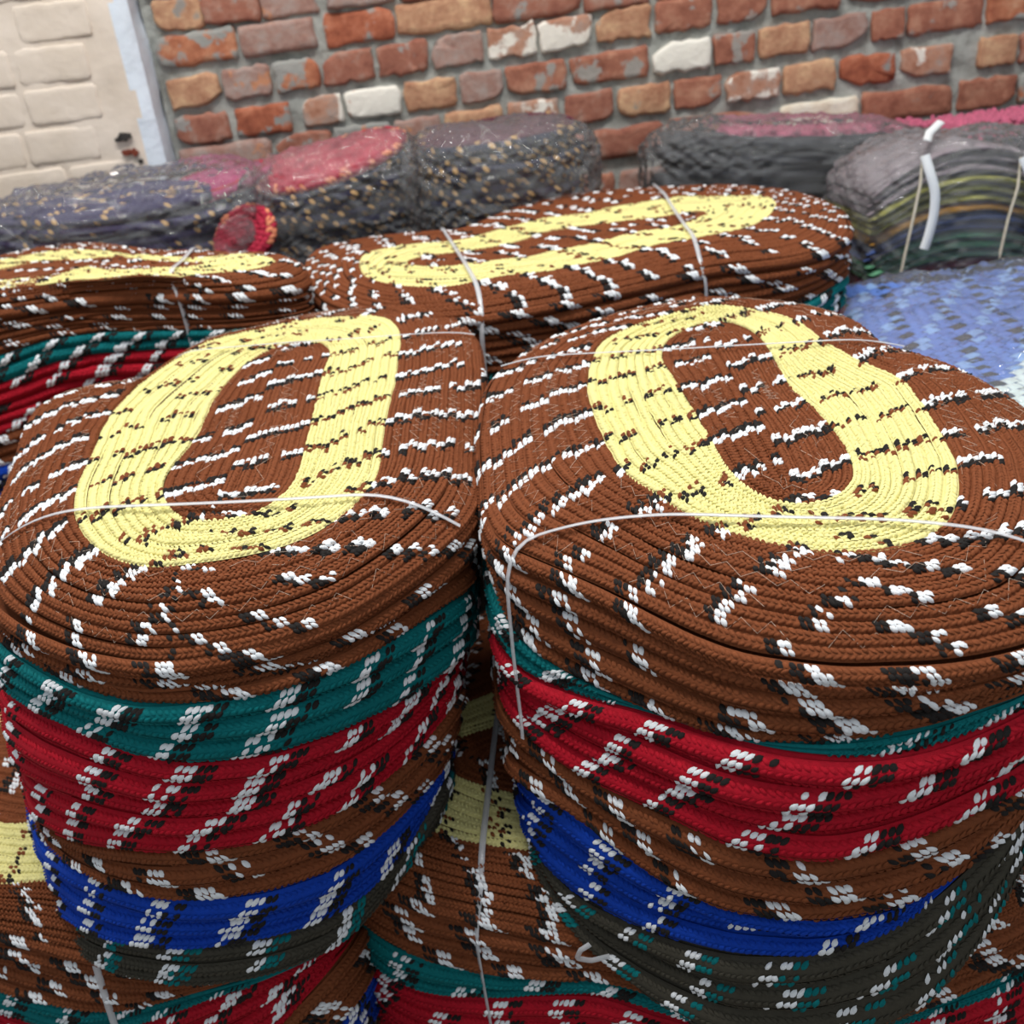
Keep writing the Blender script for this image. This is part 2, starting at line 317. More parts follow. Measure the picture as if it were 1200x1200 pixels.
   rT=[354,363,371,377,383,391,402,411,416,422,424,422,419,418,417,415,414,406,385,358,330,303,279,261,249,244,257,298,336,368,384,381,371,361,352,343,335,329,326,323,320,317,316,315,312,307,299,289,277,264,249,236,225,215,207,201,196,193,191,191,192,194,198,205,221,249,279,301,317,330,341,347],
   rO=[251,266,281,297,309,318,324,321,310,296,281,263,246,232,220,207,194,183,173,166,161,156,152,148,146,145,144,145,148,153,166,195,234,260,268,267,266,265,264,264,264,263,261,258,253,246,238,228,213,198,187,177,168,159,150,144,139,135,133,131,131,133,137,142,150,159,171,185,198,209,221,236],
   rI=[116,136,159,185,203,201,187,167,147,131,119,108,99,92,86,81,78,75,73,72,71,71,70,69,69,69,69,70,71,74,77,80,85,93,110,142,174,199,208,207,203,196,182,160,133,109,92,80,71,65,60,56,53,51,49,48,47,46,46,46,47,48,49,51,53,56,59,63,69,76,86,100],
   H=[[629,627,625,623,621,619,617,615,613,611,608,606,604,602,601,600,600,600,600,600,600,600,600,601,603,604,605,607,608,609,611,612,613,615,616,619,624,630,636,641,644,646,646,646,643,638,632,627,622,619,617,615,612,610,608,607,607,607,607,607,607,607,608,609,612,617,624,630,634,635,634,632],
      [595,593,591,589,588,586,584,582,581,579,577,575,574,572,571,570,570,570,570,570,570,570,570,571,571,572,573,574,574,575,576,577,577,578,579,582,588,594,601,606,610,612,614,614,611,607,602,597,593,591,589,588,586,584,583,581,580,579,579,578,577,576,575,575,578,582,588,594,598,599,598,596],
      [546,543,539,536,533,529,526,523,520,516,513,510,507,503,501,500,500,500,500,500,500,500,500,500,500,500,500,500,500,500,500,500,500,500,501,504,510,518,526,533,539,543,545,546,545,542,538,535,531,529,528,526,524,522,520,519,519,518,518,518,517,517,516,518,523,533,544,552,556,555,553,549]]),
 'BL': dict(c=[-0.4963, 1.2754], zt=0.735, g=0, yc=0.72, drop=(0.02, 0.006), s1=0.98, shift=(0, 0), zb=0.42,
   rT=[232,206,184,168,155,144,136,130,125,122,120,121,123,126,130,136,144,154,166,183,204,232,263,288,302,301,296,294,299,309,324,345,369,381,367,344,323,306,290,271,249,227,204,177,149,127,112,102,94,88,84,80,78,76,75,74,75,77,81,86,92,100,112,130,174,247,291,310,306,292,278,258],
   rO=[135,114,101,93,88,85,82,80,79,79,79,79,81,83,85,89,94,100,107,117,129,144,159,171,181,191,202,211,219,227,237,249,262,270,270,269,262,240,205,174,151,134,122,111,103,96,90,85,82,79,77,76,75,75,76,77,79,82,87,94,103,116,134,156,182,210,240,265,269,246,208,168],
   rI=[88,79,73,67,63,60,58,56,55,54,54,54,54,55,57,58,61,64,68,73,75,78,81,85,89,96,104,114,125,136,147,160,175,190,199,205,204,185,154,124,97,72,52,39,32,27,24,21,19,18,17,16,15,15,15,15,16,17,18,20,22,24,28,34,44,62,98,147,176,158,125,102],
   H=[[651,647,644,640,637,633,629,626,622,618,615,611,607,604,601,600,600,600,600,600,600,600,601,603,606,609,611,614,617,620,623,626,629,632,634,637,640,643,646,649,652,654,656,657,660,663,666,668,670,671,671,671,671,671,671,671,671,671,671,671,670,670,669,670,671,673,673,670,666,662,658,655],
      [630,626,622,618,614,610,606,602,599,595,591,587,583,579,576,575,575,575,575,575,575,575,575,576,577,579,580,581,582,583,584,586,587,588,589,591,594,599,605,610,614,617,619,622,626,631,635,639,641,643,643,644,644,644,645,645,645,645,645,645,645,645,645,646,649,652,653,650,646,642,638,634],
      [569,565,561,556,552,548,544,539,535,531,527,523,518,514,512,510,510,510,510,510,510,510,510,510,511,511,512,512,513,513,514,514,515,515,516,517,519,526,533,540,546,551,556,561,566,569,571,573,574,575,576,576,576,575,575,574,574,574,574,574,574,575,576,578,582,587,590,589,586,582,577,573],
      [530,526,523,519,516,512,509,505,501,498,494,491,487,484,481,480,480,480,480,480,480,480,480,479,479,478,478,477,477,476,476,475,475,474,474,474,477,483,491,498,504,510,516,522,526,528,530,531,531,532,532,531,531,530,530,530,529,530,530,530,531,532,533,536,542,548,550,548,544,541,537,534],
      [477,474,470,467,464,460,457,454,450,447,443,440,437,434,431,430,430,430,430,430,430,430,429,428,426,425,423,421,419,418,416,414,412,411,409,408,410,417,426,435,443,451,457,462,466,469,472,473,474,473,473,472,472,471,471,470,470,470,471,471,472,473,475,479,485,492,495,493,490,487,484,480]]),
}

NS = 360
G = np.arange(NS) * 2 * np.pi / NS
DIR = np.stack([np.cos(G), np.sin(G)], 1)
class Stack:
    def __init__(s, key, seed):
        t = STK[key]; s.c = np.array(t['c']); s.zt = t['zt']; s.g = t['g']; s.yc = t['yc']; s.seed = seed
        s.rT, s.rO, s.rI = (cyc(t[k], NS) / 1000 for k in ('rT', 'rO', 'rI'))
        s.H = [cyc(h, NS) / 1000 for h in t['H']]
        s.s1, s.shift, s.zb = t['s1'], np.array(t['shift']), t['zb']
        fr = np.clip(.5 - DIR[:, 1] * 1.4, 0, 1)
        s.drop = t['drop'][0] * fr + t['drop'][1] * (1 - fr)
    def plane(s, x, y): return s.zt + s.g * (y - s.yc)
    def und(s, x, y, amp=.003):
        k = s.seed
        return amp * (np.sin(23 * x + 17 * y + k) * .6 + np.sin(41 * y - 19 * x + 2 * k) * .4 + np.sin(67 * x + 5 * k) * .25)
    def point(s, xy, q):
        """top surface point; q = 0..1 between the yellow band and the rim"""
        z = s.plane(xy[:, 0], xy[:, 1]) + s.und(xy[:, 0], xy[:, 1]) * (1 - q ** 2) - s.drop * np.clip(q, 0, 1) ** 2.4
        return np.c_[xy, z]
    def topz(s, xy):
        p = xy - s.c; r = np.hypot(p[:, 0], p[:, 1]); a = (np.arctan2(p[:, 1], p[:, 0]) % (2 * np.pi)) / (2 * np.pi) * NS
        i = np.arange(NS + 1); rO = np.interp(a, i, np.r_[s.rO, s.rO[0]]); rT = np.interp(a, i, np.r_[s.rT, s.rT[0]]); dr = np.interp(a, i, np.r_[s.drop, s.drop[0]])
        q = np.clip((r - rO) / (rT - rO), 0, 1)
        return s.plane(xy[:, 0], xy[:, 1]) + s.und(xy[:, 0], xy[:, 1]) * (1 - q ** 2) - dr * q ** 2.4
    def rim(s, z, off=0.0):
        t = np.clip((s.zt - .03 - z) / (s.zt - .03 - s.zb), 0, 1.25)
        rr = s.rT * (1 + (s.s1 - 1) * t ** 1.6) + off
        xy = s.c + s.shift * t[:, None] + DIR * rr[:, None]
        return np.c_[xy, z]

def braid_stack(key, where, seed, counts, colours, cord=0.0075, ncen=6, nyel=9, nout=11, pitch=0.0039, thread=True, arc=None):
    s = Stack(key, seed)
    RT = s.rim(s.plane(s.c[0], s.c[1] + s.rT * DIR[:, 1]) - s.drop)
    ztop = RT[:, 2]
    # ---- the top mat
    Pin = DIR * s.rI[:, None]
    far = Pin[np.argsort(-np.hypot(*Pin.T))[:20]]; ax = nz(far[0] - far[np.argmin(far @ far[0])])
    wid = s.rI.min() * 1.0
    ln = np.abs(Pin @ ax).max() - wid
    med = np.clip(Pin @ ax, -ln, ln)[:, None] * ax
    def curve(v):
        """v: 0 medial line .. 1 inner yellow .. 2 outer yellow .. 3 rim"""
        if v <= 1: xy = s.c + med + (Pin - med) * v; q = np.zeros(NS)
        elif v <= 2: xy = s.c + DIR * (s.rI + (s.rO - s.rI) * (v - 1))[:, None]; q = np.zeros(NS)
        else: xy = s.c + DIR * (s.rO + (s.rT - s.rO) * (v - 2))[:, None]; q = np.full(NS, v - 2)
        return s.point(xy, q)
    vs = [(k / ncen, (k + 1) / ncen, 'brown') for k in range(ncen)] + [(1 + k / nyel, 1 + (k + 1) / nyel, 'yellow') for k in range(nyel)] + \
         [(2 + k / nout, 2 + (k + 1) / nout, 'brown') for k in range(nout)]
    lab = 'brown oval braided mat with a pale yellow band, on top of the ' + where
    root = thing('braided_mat', (s.c[0], s.c[1], float(ztop.min()) - .02), lab, 'mat')
    # flecks line up across the straight sides: arc length is counted from the middle of each side
    side1 = int(round((math.atan2(ax[1], ax[0]) + math.pi / 2) / (2 * math.pi) * NS)) % NS; side2 = (side1 + NS // 2) % NS
    def flecks(E):
        rl = np.linalg.norm(np.roll(E, -1, 0) - E, axis=1); u = np.concatenate([[0], np.cumsum(rl)]); T_ = u[-1]; i = np.arange(NS + 1)
        d1 = (i - side1 + NS / 2) % NS - NS / 2; a1 = (u - u[side1] + T_ / 2) % T_ - T_ / 2; a2 = (u - u[side2] + T_ / 2) % T_ - T_ / 2
        return np.where(np.abs(d1) <= NS / 4, a1, a2 + .31)
    per = .052
    up3 = np.tile([0, 0, 1.0], (NS, 1)); th = Acc()
    for k, (a, b, col) in enumerate(vs):
        ac = Acc(); Ea, Eb = curve(a), curve(b)
        jit = wob(NS, 9, seed * 50 + k, .0009)
        Ea = Ea + up3 * jit[:, None]; Eb = Eb + up3 * jit[:, None]
        strip(ac, Ea, Eb, .0018, 2, up3, True, pitch=pitch, period=per, flen=.0080 if col == 'brown' else .0062, slant=-.0015, phase0=-k * .0034 + rng.normal(0, .003),
              ref=flecks((Ea + Eb) / 2), own=True, skip=.13, order=-1, drop=.1 if col == 'brown' else .32, cull=False, skin=4, seed=seed * 100 + k, lift=.0013, minw=.0008)
        o = ac.build('braid_coil', mats3(col), root)
        if col == 'yellow': o['label'] = 'pale yellow braid coil'
        if thread and (k > ncen + nyel - 1 or k in (2, 5)) and k % 2 == 0:
            mid = (Ea + Eb) / 2; L = np.linalg.norm(np.roll(mid, -1, 0) - mid, axis=1).sum(); m = int(L / .0075) // 2 * 2
            fi = np.arange(m + 1) / m * NS; i0 = np.floor(fi).astype(int) % NS; f = (fi - np.floor(fi))[:, None]
            A_ = Ea[i0] * (1 - f) + Ea[(i0 + 1) % NS] * f; B_ = Eb[i0] * (1 - f) + Eb[(i0 + 1) % NS] * f
            alt = np.where(np.arange(m + 1) % 2, .15, 1.25)[:, None] + rng.normal(0, .1, (m + 1, 1))
            Z = A_ + (B_ - A_) * alt + np.array([0, 0, .0024]) + rng.normal(0, .0005, (m + 1, 3))
            j = 0
            while j < m - 3:
                e = min(m, j + int(rng.integers(3, 16))); tube(th, Z[j:e + 1], .00017, 3); j = e + int(rng.integers(2, 14))
    if th.n: th.build('sewing_thread', [Y['thread']], root)['kind'] = 'stuff'
    if thread:                                   # loose fibres standing off the yarn
        fz = Acc(); m = 260; a_ = rng.integers(0, NS, m); q_ = rng.uniform(.2, 3, m)
        cur = {v: curve(v) for v in np.linspace(.2, 3, 24)}; keys = np.array(list(cur))
        for a1, q1 in zip(a_, q_):
            p = cur[keys[np.argmin(np.abs(keys - q1))]][a1] + [0, 0, .002]; d = nz(np.array([rng.normal(), rng.normal(), .55 + .4 * rng.random()])); l_ = rng.uniform(.003, .009)
            b_ = rng.normal(0, .0012, 3); tube(fz, [p, p + d * l_ * .5 + b_, p + d * l_], .00009, 3)
        fz.build('stray_fibre', [Y['thread']], root)['kind'] = 'stuff'
    # its outer edge, turned down over the rim
    ac = Acc(); hint = np.c_[DIR, np.zeros(NS)]
    wv = wob(NS, 12, seed + 3, .0012)
    lo = s.rim(ztop - .0125 + wv * .5, wv - .001)
    strip(ac, RT + hint * wv[:, None], lo, .0045, 4, hint, False, pitch=pitch, period=.055, flen=.0125, slant=-.004, order=-1, phase0=0, seed=seed + 900)
    ac.build('braid_coil', mats3('brown'), root)
    # backing disc of the top mat
    ac = Acc(); d = [np.c_[s.c + (s.rT * k)[:, None] * DIR, s.plane(s.c[0], s.c[1] + s.rT * k * DIR[:, 1]) - s.drop * k ** 3 - .008] for k in (.97, .75, .5, .2, 0.01)]
    ring_faces(ac, d, True); d2 = [x - [0, 0, .005] for x in d]; ring_faces(ac, d2, False); ac.build('mat_body', [Y['brown']], root)
    # ---- the mats below, each with its own rim of braid
    zu = ztop - .0135
    total = 0
    for bi, (cnt, col) in enumerate(zip(counts, colours)):
        zl = s.H[bi] if bi < len(s.H) else s.H[-1] - .05 * (bi - len(s.H) + 1)
        zl = np.minimum(zl, zu - .001)
        fr = np.cumsum([0] + [1 + .18 * math.sin(j * 2.3 + seed + bi) for j in range(cnt)]); fr = fr / fr[-1]
        for j in range(cnt):
            w0 = wob(NS, 7, seed * 31 + bi * 7 + j, .0019) * (j > 0); w1 = wob(NS, 7, seed * 31 + bi * 7 + j + 1, .0019) * (j < cnt - 1)
            th_ = (zu - zl)
            a = zu - th_ * fr[j] + w0 * np.clip(th_ / .03, 0, 1); b = zu - th_ * fr[j + 1] + w1 * np.clip(th_ / .03, 0, 1)
            b = np.minimum(b, a - .0004)
            loc = thick = a - b
            inset = wob(NS, 10, seed * 77 + bi * 11 + j, .0026) - .003 * np.clip(1 - thick / .012, 0, 1)
            E0 = s.rim(a - .0003, inset); E1 = s.rim(b + .0003, inset)
            tot = cnt > 1
            nm = WORD[col]
            if sum(1 for q in colours[:bi + 1] if WORD[q] == nm) > 1: nm = 'lower ' + nm
            lb = f'{nm} braided mat, {ORD[j]} of the {nm} mats in the {where}' if tot else f'{nm} braided mat between other colours in the {where}'
            zc = float(b.min()) 
            r_ = thing('braided_mat', (s.c[0], s.c[1], zc), lb, 'mat', f'{nm} mats in the {where}')
            ac = Acc()
            dirn = 1 if col.startswith('brown') else -1
            strip(ac, E0, E1, np.clip(thick * .42, .0006, 0.0062), 3, np.c_[DIR, np.zeros(NS)], False, pitch=pitch * 1.16, lift=.0011, period=.060 + .005 * math.sin(seed + bi), flen=.0135,
                  slant=-.005 * dirn, phase0=-dirn * .005 * 3 * (total % 12) + rng.normal(0, .006), seed=seed * 500 + total, drop=.1, order=-dirn, lean=-dirn)
            ac.build('braid_coil', mats3(col), r_)
            ac = Acc(); am, bm = a.mean(), b.mean(); rings_a, rings_b = [], []
            for k in (1.0, .8, .5, .01):
                bl = (1 - k) * .9
                A_ = s.rim(a * (1 - bl) + am * bl - .0007, inset); B_ = s.rim(b * (1 - bl) + bm * bl + .0007, inset)
                cc = s.c + s.shift * .5
                for R_ in (A_, B_): R_[:, :2] = cc + (R_[:, :2] - cc) * k * .992
                rings_a.append(A_[::5]); rings_b.append(B_[::5])
            ring_faces(ac, rings_a[::-1] + rings_b, False)
            ac.build('mat_body', [mats3(col)[0]], r_)
            total += 1
        zu = zl
    return s

def ring_faces(ac, rings, flip):
    n = len(rings[0]); i = np.arange(n); j = (i + 1) % n
    F = np.concatenate([np.stack([k * n + i, k * n + j, (k + 1) * n + j, (k + 1) * n + i], 1) for k in range(len(rings) - 1)])
    if flip: F = F[:, ::-1]
    ac.add(np.concatenate(rings), F, 0)

def strap(s, a0, a1, label, zend=(None, None), hw=.0021, lift=.0025, group=None, top=True):
    """clear packing strap pulled over the top of a stack between two rim angles and down its sides"""
    def side(a, ze):
        i = int(round((a % 360) / 360 * NS)) % NS; out = []
        z0 = s.plane(0, s.c[1] + s.rT[i] * DIR[i, 1]) - s.drop[i] 
        for z in np.linspace(z0 - .006, ze, 14):
            p = s.rim(np.full(NS, z), .0085 + .0012 * math.sin(z * 190 + a))[i]; out.append((p, np.array([*DIR[i], 0.0])))
        return out
    pts = []
    A = side(a0, zend[0]) if zend[0] else []
    B = side(a1, zend[1]) if zend[1] else []
    i0, i1 = int(round((a0 % 360))) % NS, int(round((a1 % 360))) % NS
    p0 = s.c + DIR[i0] * s.rT[i0] * 1.0; p1 = s.c + DIR[i1] * s.rT[i1]
    t = np.linspace(0, 1, 40)[:, None]; xy = p0 * (1 - t) + p1 * t
    z = s.topz(xy) + lift + .0035
    # a taut band bridges hollows
    for _ in range(60): z[1:-1] = np.maximum(z[1:-1], (z[:-2] + z[2:]) / 2)
    mid = [(np.array([x, y, zz]), np.array([0, 0, 1.0])) for (x, y), zz in zip(xy, z)]
    pts = A[::-1] + mid + B
    P = np.array([p for p, _ in pts]); N = np.array([q for _, q in pts])
    for _ in range(3): P[1:-1] = (P[:-2] + 2 * P[1:-1] + P[2:]) / 4; N[1:-1] = nz(N[:-2] + N[1:-1] + N[2:])
    ac = Acc(); ribbon(ac, P, N, hw, .0004)
    o = ac.build('packing_strap', [STRAP], None, loc=tuple(P[np.argmin(P[:, 2])]))
    tag(o, label, 'strap', group)
    return o
# ------------------------------------------------------------------ the room
def grid(acc, P, mi=0, flip=False):
    """P: (a,b,3) grid"""
    a, b = P.shape[:2]; i = np.arange(a - 1)[:, None]; j = np.arange(b - 1)[None]
    F = np.stack([i * b + j, i * b + j + 1, (i + 1) * b + j + 1, (i + 1) * b + j], -1).reshape(-1, 4)
    acc.add(P.reshape(-1, 3), F[:, ::-1] if flip else F, mi)
def box(acc, x0, x1, y0, y1, z0, z1, mi=0):
    V = [(x, y, z) for x in (x0, x1) for y in (y0, y1) for z in (z0, z1)]
    acc.add(V, [(0, 1, 3, 2), (4, 6, 7, 5), (0, 4, 5, 1), (2, 3, 7, 6), (0, 2, 6, 4), (1, 5, 7, 3)], mi)
def fbm(x, y, seed, oct=5):
    v = 0; r = np.random.default_rng(seed); f = 1.0; a = 1.0
    for _ in range(oct):
        for _ in range(3):
            t = r.uniform(0, 6.3); v = v + a / 3 * np.sin(f * (x * math.cos(t) + y * math.sin(t)) + r.uniform(0, 6.3))
        f *= 1.9; a *= .62
    return v

concrete = plain('floor_concrete', (120, 112, 102), .9, 12)
ac = Acc(); box(ac, -2.2, 2.4, -1.8, 2.1, -.1, 0)
tag(ac.build('floor', [concrete], smooth=False), kind='structure')
ac = Acc(); box(ac, -1.9, 1.9, 1.13, 1.86, 0.0, .36)
plank = plain('platform_wood', (120, 92, 66), .8, 14)

# back wall: mortar bed with real relief, bricks set into it one by one
WY = 1.9
mortar, nt, b = nodes('grey_mortar')
nt.links.new(ramp(nt, noise(nt, 34, 6, .65), [(.25, lin((118, 118, 112))), (.5, lin((160, 163, 158))), (.72, lin((184, 187, 182)))]), b.inputs['Base Color'])
b.inputs['Roughness'].default_value = .95
bump(nt, noise(nt, 130, 5, .7), .8, .004, b)
def brickmat(name, stops, patch=None, pscale=16, edge=.5):
    m, nt, b = nodes(name)
    col = ramp(nt, noise(nt, 30, 6, .68), stops)
    if patch:
        n2 = noise(nt, pscale, 5, .6)
        mk = ramp(nt, n2, [(edge, (0, 0, 0)), (edge + .035, (1, 1, 1))])
        mx = nt.nodes.new('ShaderNodeMix'); mx.data_type = 'RGBA'
        nt.links.new(mk, mx.inputs[0]); nt.links.new(col, mx.inputs[6]); mx.inputs[7].default_value = (*lin(patch), 1)
        col = mx.outputs[2]
    nt.links.new(col, b.inputs['Base Color']); b.inputs['Roughness'].default_value = .92
    bump(nt, noise(nt, 95, 6, .7), .7, .004, b)
    return m
R1, R2, R3, R4 = lin((122, 70, 54)), lin((156, 100, 80)), lin((182, 134, 110)), lin((150, 128, 118))
BM = dict(
    r=[brickmat('red_brick', [(.3, R1), (.5, R2), (.7, R3)], (152, 146, 140), 14, .6), brickmat('dull_red_brick', [(.3, lin((128, 74, 60))), (.5, lin((154, 100, 82))), (.7, lin((168, 138, 124)))], (150, 146, 142), 17, .62)],
    t=[brickmat('tan_brick', [(.3, lin((150, 100, 76))), (.5, lin((182, 138, 108))), (.7, lin((214, 178, 140)))], (146, 140, 134), 15, .62)],
    g=[brickmat('greyish_brick', [(.3, lin((140, 96, 82))), (.5, lin((158, 128, 118))), (.7, lin((164, 152, 146)))], (186, 130, 98), 18, .62)],
    m=[brickmat('mortar_smeared_brick', [(.3, lin((140, 74, 52))), (.5, lin((176, 112, 82))), (.7, lin((196, 150, 120)))], (148, 148, 144), 13, .5)],
    o=[brickmat('orange_red_brick', [(.3, lin((126, 64, 44))), (.5, lin((162, 92, 66))), (.7, lin((190, 124, 96)))], (140, 140, 136), 15, .58)],
    w=[brickmat('limewashed_patch_brick', [(.3, lin((150, 96, 72))), (.5, lin((178, 134, 112))), (.7, lin((160, 150, 144)))], (226, 220, 210), 12, .5)],
    W=[brickmat('half_limewashed_brick', [(.3, lin((150, 90, 66))), (.5, lin((190, 150, 124))), (.7, lin((170, 168, 164)))], (228, 224, 214), 11, .42)],
    L=[brickmat('limewashed_brick', [(.3, lin((206, 190, 168))), (.5, lin((224, 216, 200))), (.7, lin((228, 224, 214)))])])
wall = None
xs = np.linspace(-.53, 2.2, 340); zs = np.linspace(0, 1.75, 210)
X, Z = np.meshgrid(xs, zs, indexing='ij')
YY = WY + .002 + .0028 * fbm(X * 60, Z * 60, 3) + .0018 * fbm(X * 190, Z * 190, 4)
ac = Acc(); grid(ac, np.stack([X, YY, Z], -1)); box(ac, -.53, 2.2, WY + .03, WY + .16, 0, 1.75)
wall_back = tag(ac.build('wall_back', [mortar]), kind='structure')
def brick(parent, x0, x1, zc, slope, hgt, mat, seed, proud=.009, yb=WY, rough=1.0):
    r = np.random.default_rng(seed); n = 24
    w2, h2 = (x1 - x0) / 2, hgt / 2; cx = (x0 + x1) / 2
    L = np.array([(1, -.8), (1, -.3), (1, .3), (1, .8), (.94, 1), (.6, 1), (.3, 1), (0, 1), (-.3, 1), (-.6, 1), (-.94, 1)])
    L = np.vstack([L[:10], [(-.94, 1)], [(-1, .8), (-1, .3), (-1, -.3), (-1, -.8), (-.94, -1), (-.7, -1), (-.45, -1), (-.2, -1), (.05, -1), (.3, -1), (.55, -1), (.75, -1), (.94, -1)]])
    px = w2 * L[:, 0]; pz = h2 * L[:, 1]
    px += r.normal(0, .0016 * rough, n); pz += r.normal(0, .0017 * rough, n)
    if rough > .5 and r.random() < .45:       # a knocked-off corner
        q = r.integers(0, 4); sx, sz = (1 if q % 2 else -1), (1 if q // 2 else -1); cut = r.uniform(.25, .7)
        d = (px * sx / w2 + pz * sz / h2) - (2 - cut); mk = d > 0; px[mk] -= sx * d[mk] * w2 * .5; pz[mk] -= sz * d[mk] * h2 * .5
    tilt = r.normal(0, .012) * rough
    def ringp(f, y): return np.c_[cx + px * f, np.full(n, y) + px * tilt * 2, zc + pz * (1 - (1 - f) * w2 / h2) + slope * px]
    p = proud * r.uniform(.6, 1.25)
    rings = [ringp(1, yb + .02), ringp(1.0, yb - p * .45), ringp(.965, yb - p * .95), ringp(.86, yb - p * 1.0 + r.normal(0, .0006))]
    rings[3][:, 1] += r.normal(0, .0004 * rough, n)
    a = Acc(); i = np.arange(n); j = (i + 1) % n
    F = np.concatenate([np.stack([q * n + i, q * n + j, (q + 1) * n + j, (q + 1) * n + i], 1) for q in range(3)])
    V = np.concatenate(rings + [np.array([[cx, yb - p * 1.02, zc]])])
    a.add(V, F, 0); a.L.append(np.stack([3 * n + i, 3 * n + j, np.full(n, 4 * n)], 1).ravel()); a.T.append(np.full(n, 3)); a.M.append(np.zeros(n, int))
    return a.build('brick', [mat], parent, smooth=True)
COURSES = dict(
    A=(.0125, 1.038, [(-.511, -.428, 't'), (-.426, -.33, 'r'), (-.328, -.232, 'g'), (-.217, -.1, 'g'), (-.092, .038, 'r')]),
    B=(.0165, .986, [(-.518, -.38, 'm'), (-.375, -.244, 'g'), (-.228, -.106, 'o'), (-.103, .062, 't'), (.065, .218, 'r'), (.223, .336, 'r')]),
    C=(.038, .929, [(-.517, -.422, 't'), (-.418, -.335, 'g'), (-.328, -.249, 'm'), (-.240, -.152, 'r'), (-.145, -.055, 'r'), (-.048, .042, 'g'), (.05, .136, 'w'), (.142, .232, 'w'), (.241, .337, 't'), (.346, .443, 'r'), (.454, .539, 'r'), (.549, .67, 'r')]),
    D=(.035, .8655, [(-.517, -.421, 'r'), (-.409, -.311, 'o'), (-.291, -.219, 'w'), (-.212, -.115, 'W'), (-.106, -.013, 't'), (-.006, .070, 'g'), (.076, .184, 'r'), (.192, .330, 'r'), (.338, .441, 'W'), (.447, .520, 'r'), (.526, .616, 't'), (.622, .718, 'g'), (.726, .785, 'r'), (.791, .925, 'r'), (.932, 1.022, 'm')]),
    E=(.0225, .8065, [(-.13, -.05, 'g'), (-.042, .064, 't'), (.073, .166, 'w'), (.176, .266, 'r'), (.273, .367, 't'), (.375, .46, 'r'), (.468, .565, 'w'), (.571, .667, 't'), (.675, .773, 'o'), (.783, .875, 'w'), (.922, .991, 't'), (.998, 1.099, 'r')]),
    F=(.020, .7415, [(-.1, .02, 'r'), (.03, .178, 'r'), (.187, .352, 'r'), (.36, .554, 'r'), (.569, .710, 'L'), (.717, .883, 'r'), (.894, .998, 'r'), (1.005, 1.109, 'm')]),
    G=(.024, .664, [(-.06, .06, 'r'), (.066, .188, 'r'), (.194, .259, 'r'), (.268, .371, 'g'), (.38, .48, 'r'), (.49, .62, 't'), (.63, .76, 'r'), (.771, .898, 'g'), (.921, 1.0, 'g'), (1.008, 1.1, 'r')]))
sd = 10
heights = dict(A=.048, B=.050, C=.050, D=.049, E=.049, F=.051, G=.052)
for key, (sl, z0, bl) in COURSES.items():
    bl = list(bl); x = bl[0][0] - .009
    while x > -.50:
        L_ = random.choice([.1, .1, .2]); bl.insert(0, (max(x - L_, -.522), x, random.choice('rrgtm'))); x -= L_ + .009
        if bl[0][0] <= -.52: break
    x = max(q[1] for q in bl) + .009
    while x < 1.75:
        L_ = random.choice([.1, .1, .1, .21]); bl.append((x, x + L_, random.choice('rrrgtmwo'))); x += L_ + .009
    for q in bl:
        if q[1] - q[0] < .02: continue
        sd += 1; xc = (q[0] + q[1]) / 2
        brick(wall_back, q[0], q[1], z0 + sl * xc, sl, heights[key], random.choice(BM[q[2]]), sd)
for n_, z0 in enumerate((1.097, 1.157, 1.217, .602, .54)):     # courses above and below those in view
    x = -.52 if z0 > 1 else -.522 + .01 * n_
    while x < 1.75:
        L_ = random.choice([.1, .1, .21]); sd += 1
        brick(wall_back, x, x + L_, z0 + .015 * (x + L_ / 2), .015, .049, random.choice(BM[random.choice('rrrgtmo')]), sd); x += L_ + .009

# the cream painted brickwork on the left, standing proud of the brick wall, with a bluish white return
cream, nt, b = nodes('cream_paint')
nt.links.new(ramp(nt, noise(nt, 7, 5, .6), [(.3, lin((208, 194, 178))), (.7, lin((228, 216, 204)))]), b.inputs['Base Color'])
b.inputs['Roughness'].default_value = .6
bump(nt, noise(nt, 60, 5, .6), .35, .004, b)
whitep = plain('bluish_white_paint', (214, 224, 236), .6, 25, .06, .5, .004)
chip = plain('bare_brick_chip', (116, 52, 34), .9, 60)
dark_chip = plain('dark_hole', (52, 48, 46), .9, 60)  # dark colour for some of the chips
LY = 1.83
CX = -.532
xs = np.linspace(-2.0, CX, 150); zs = np.linspace(0, 1.75, 160); X, Z = np.meshgrid(xs, zs, indexing='ij')
edge = np.clip((CX - X) / .02, 0, 1)
YY = LY + .004 + .0014 * fbm(X * 40, Z * 40, 13) + (1 - edge) ** 2 * .008
ac = Acc(); grid(ac, np.stack([X, YY, Z], -1))
Xc = (X[:-1, :-1] + X[1:, 1:]) / 2; Zc = (Z[:-1, :-1] + Z[1:, 1:]) / 2
ac.M[-1] = np.where(Xc > CX - .026 + .006 * fbm(Zc * 60, Xc * 60, 23, 3), 1, 0).ravel()
zz = np.linspace(0, 1.75, 120); yy = np.linspace(LY + .012, WY + .03, 6); Yg, Zg = np.meshgrid(yy, zz, indexing='ij')
Xg = CX + .003 * fbm(Yg * 60, Zg * 45, 19) * np.clip((Yg - LY) / .03, .2, 1)
grid(ac, np.stack([Xg, Yg, Zg], -1), 1)
box(ac, -2.0, CX - .012, LY + .02, WY + .16, 0, 1.75, 0)
wall_left = tag(ac.build('wall_left', [cream, whitep]), kind='structure')
sd = 900
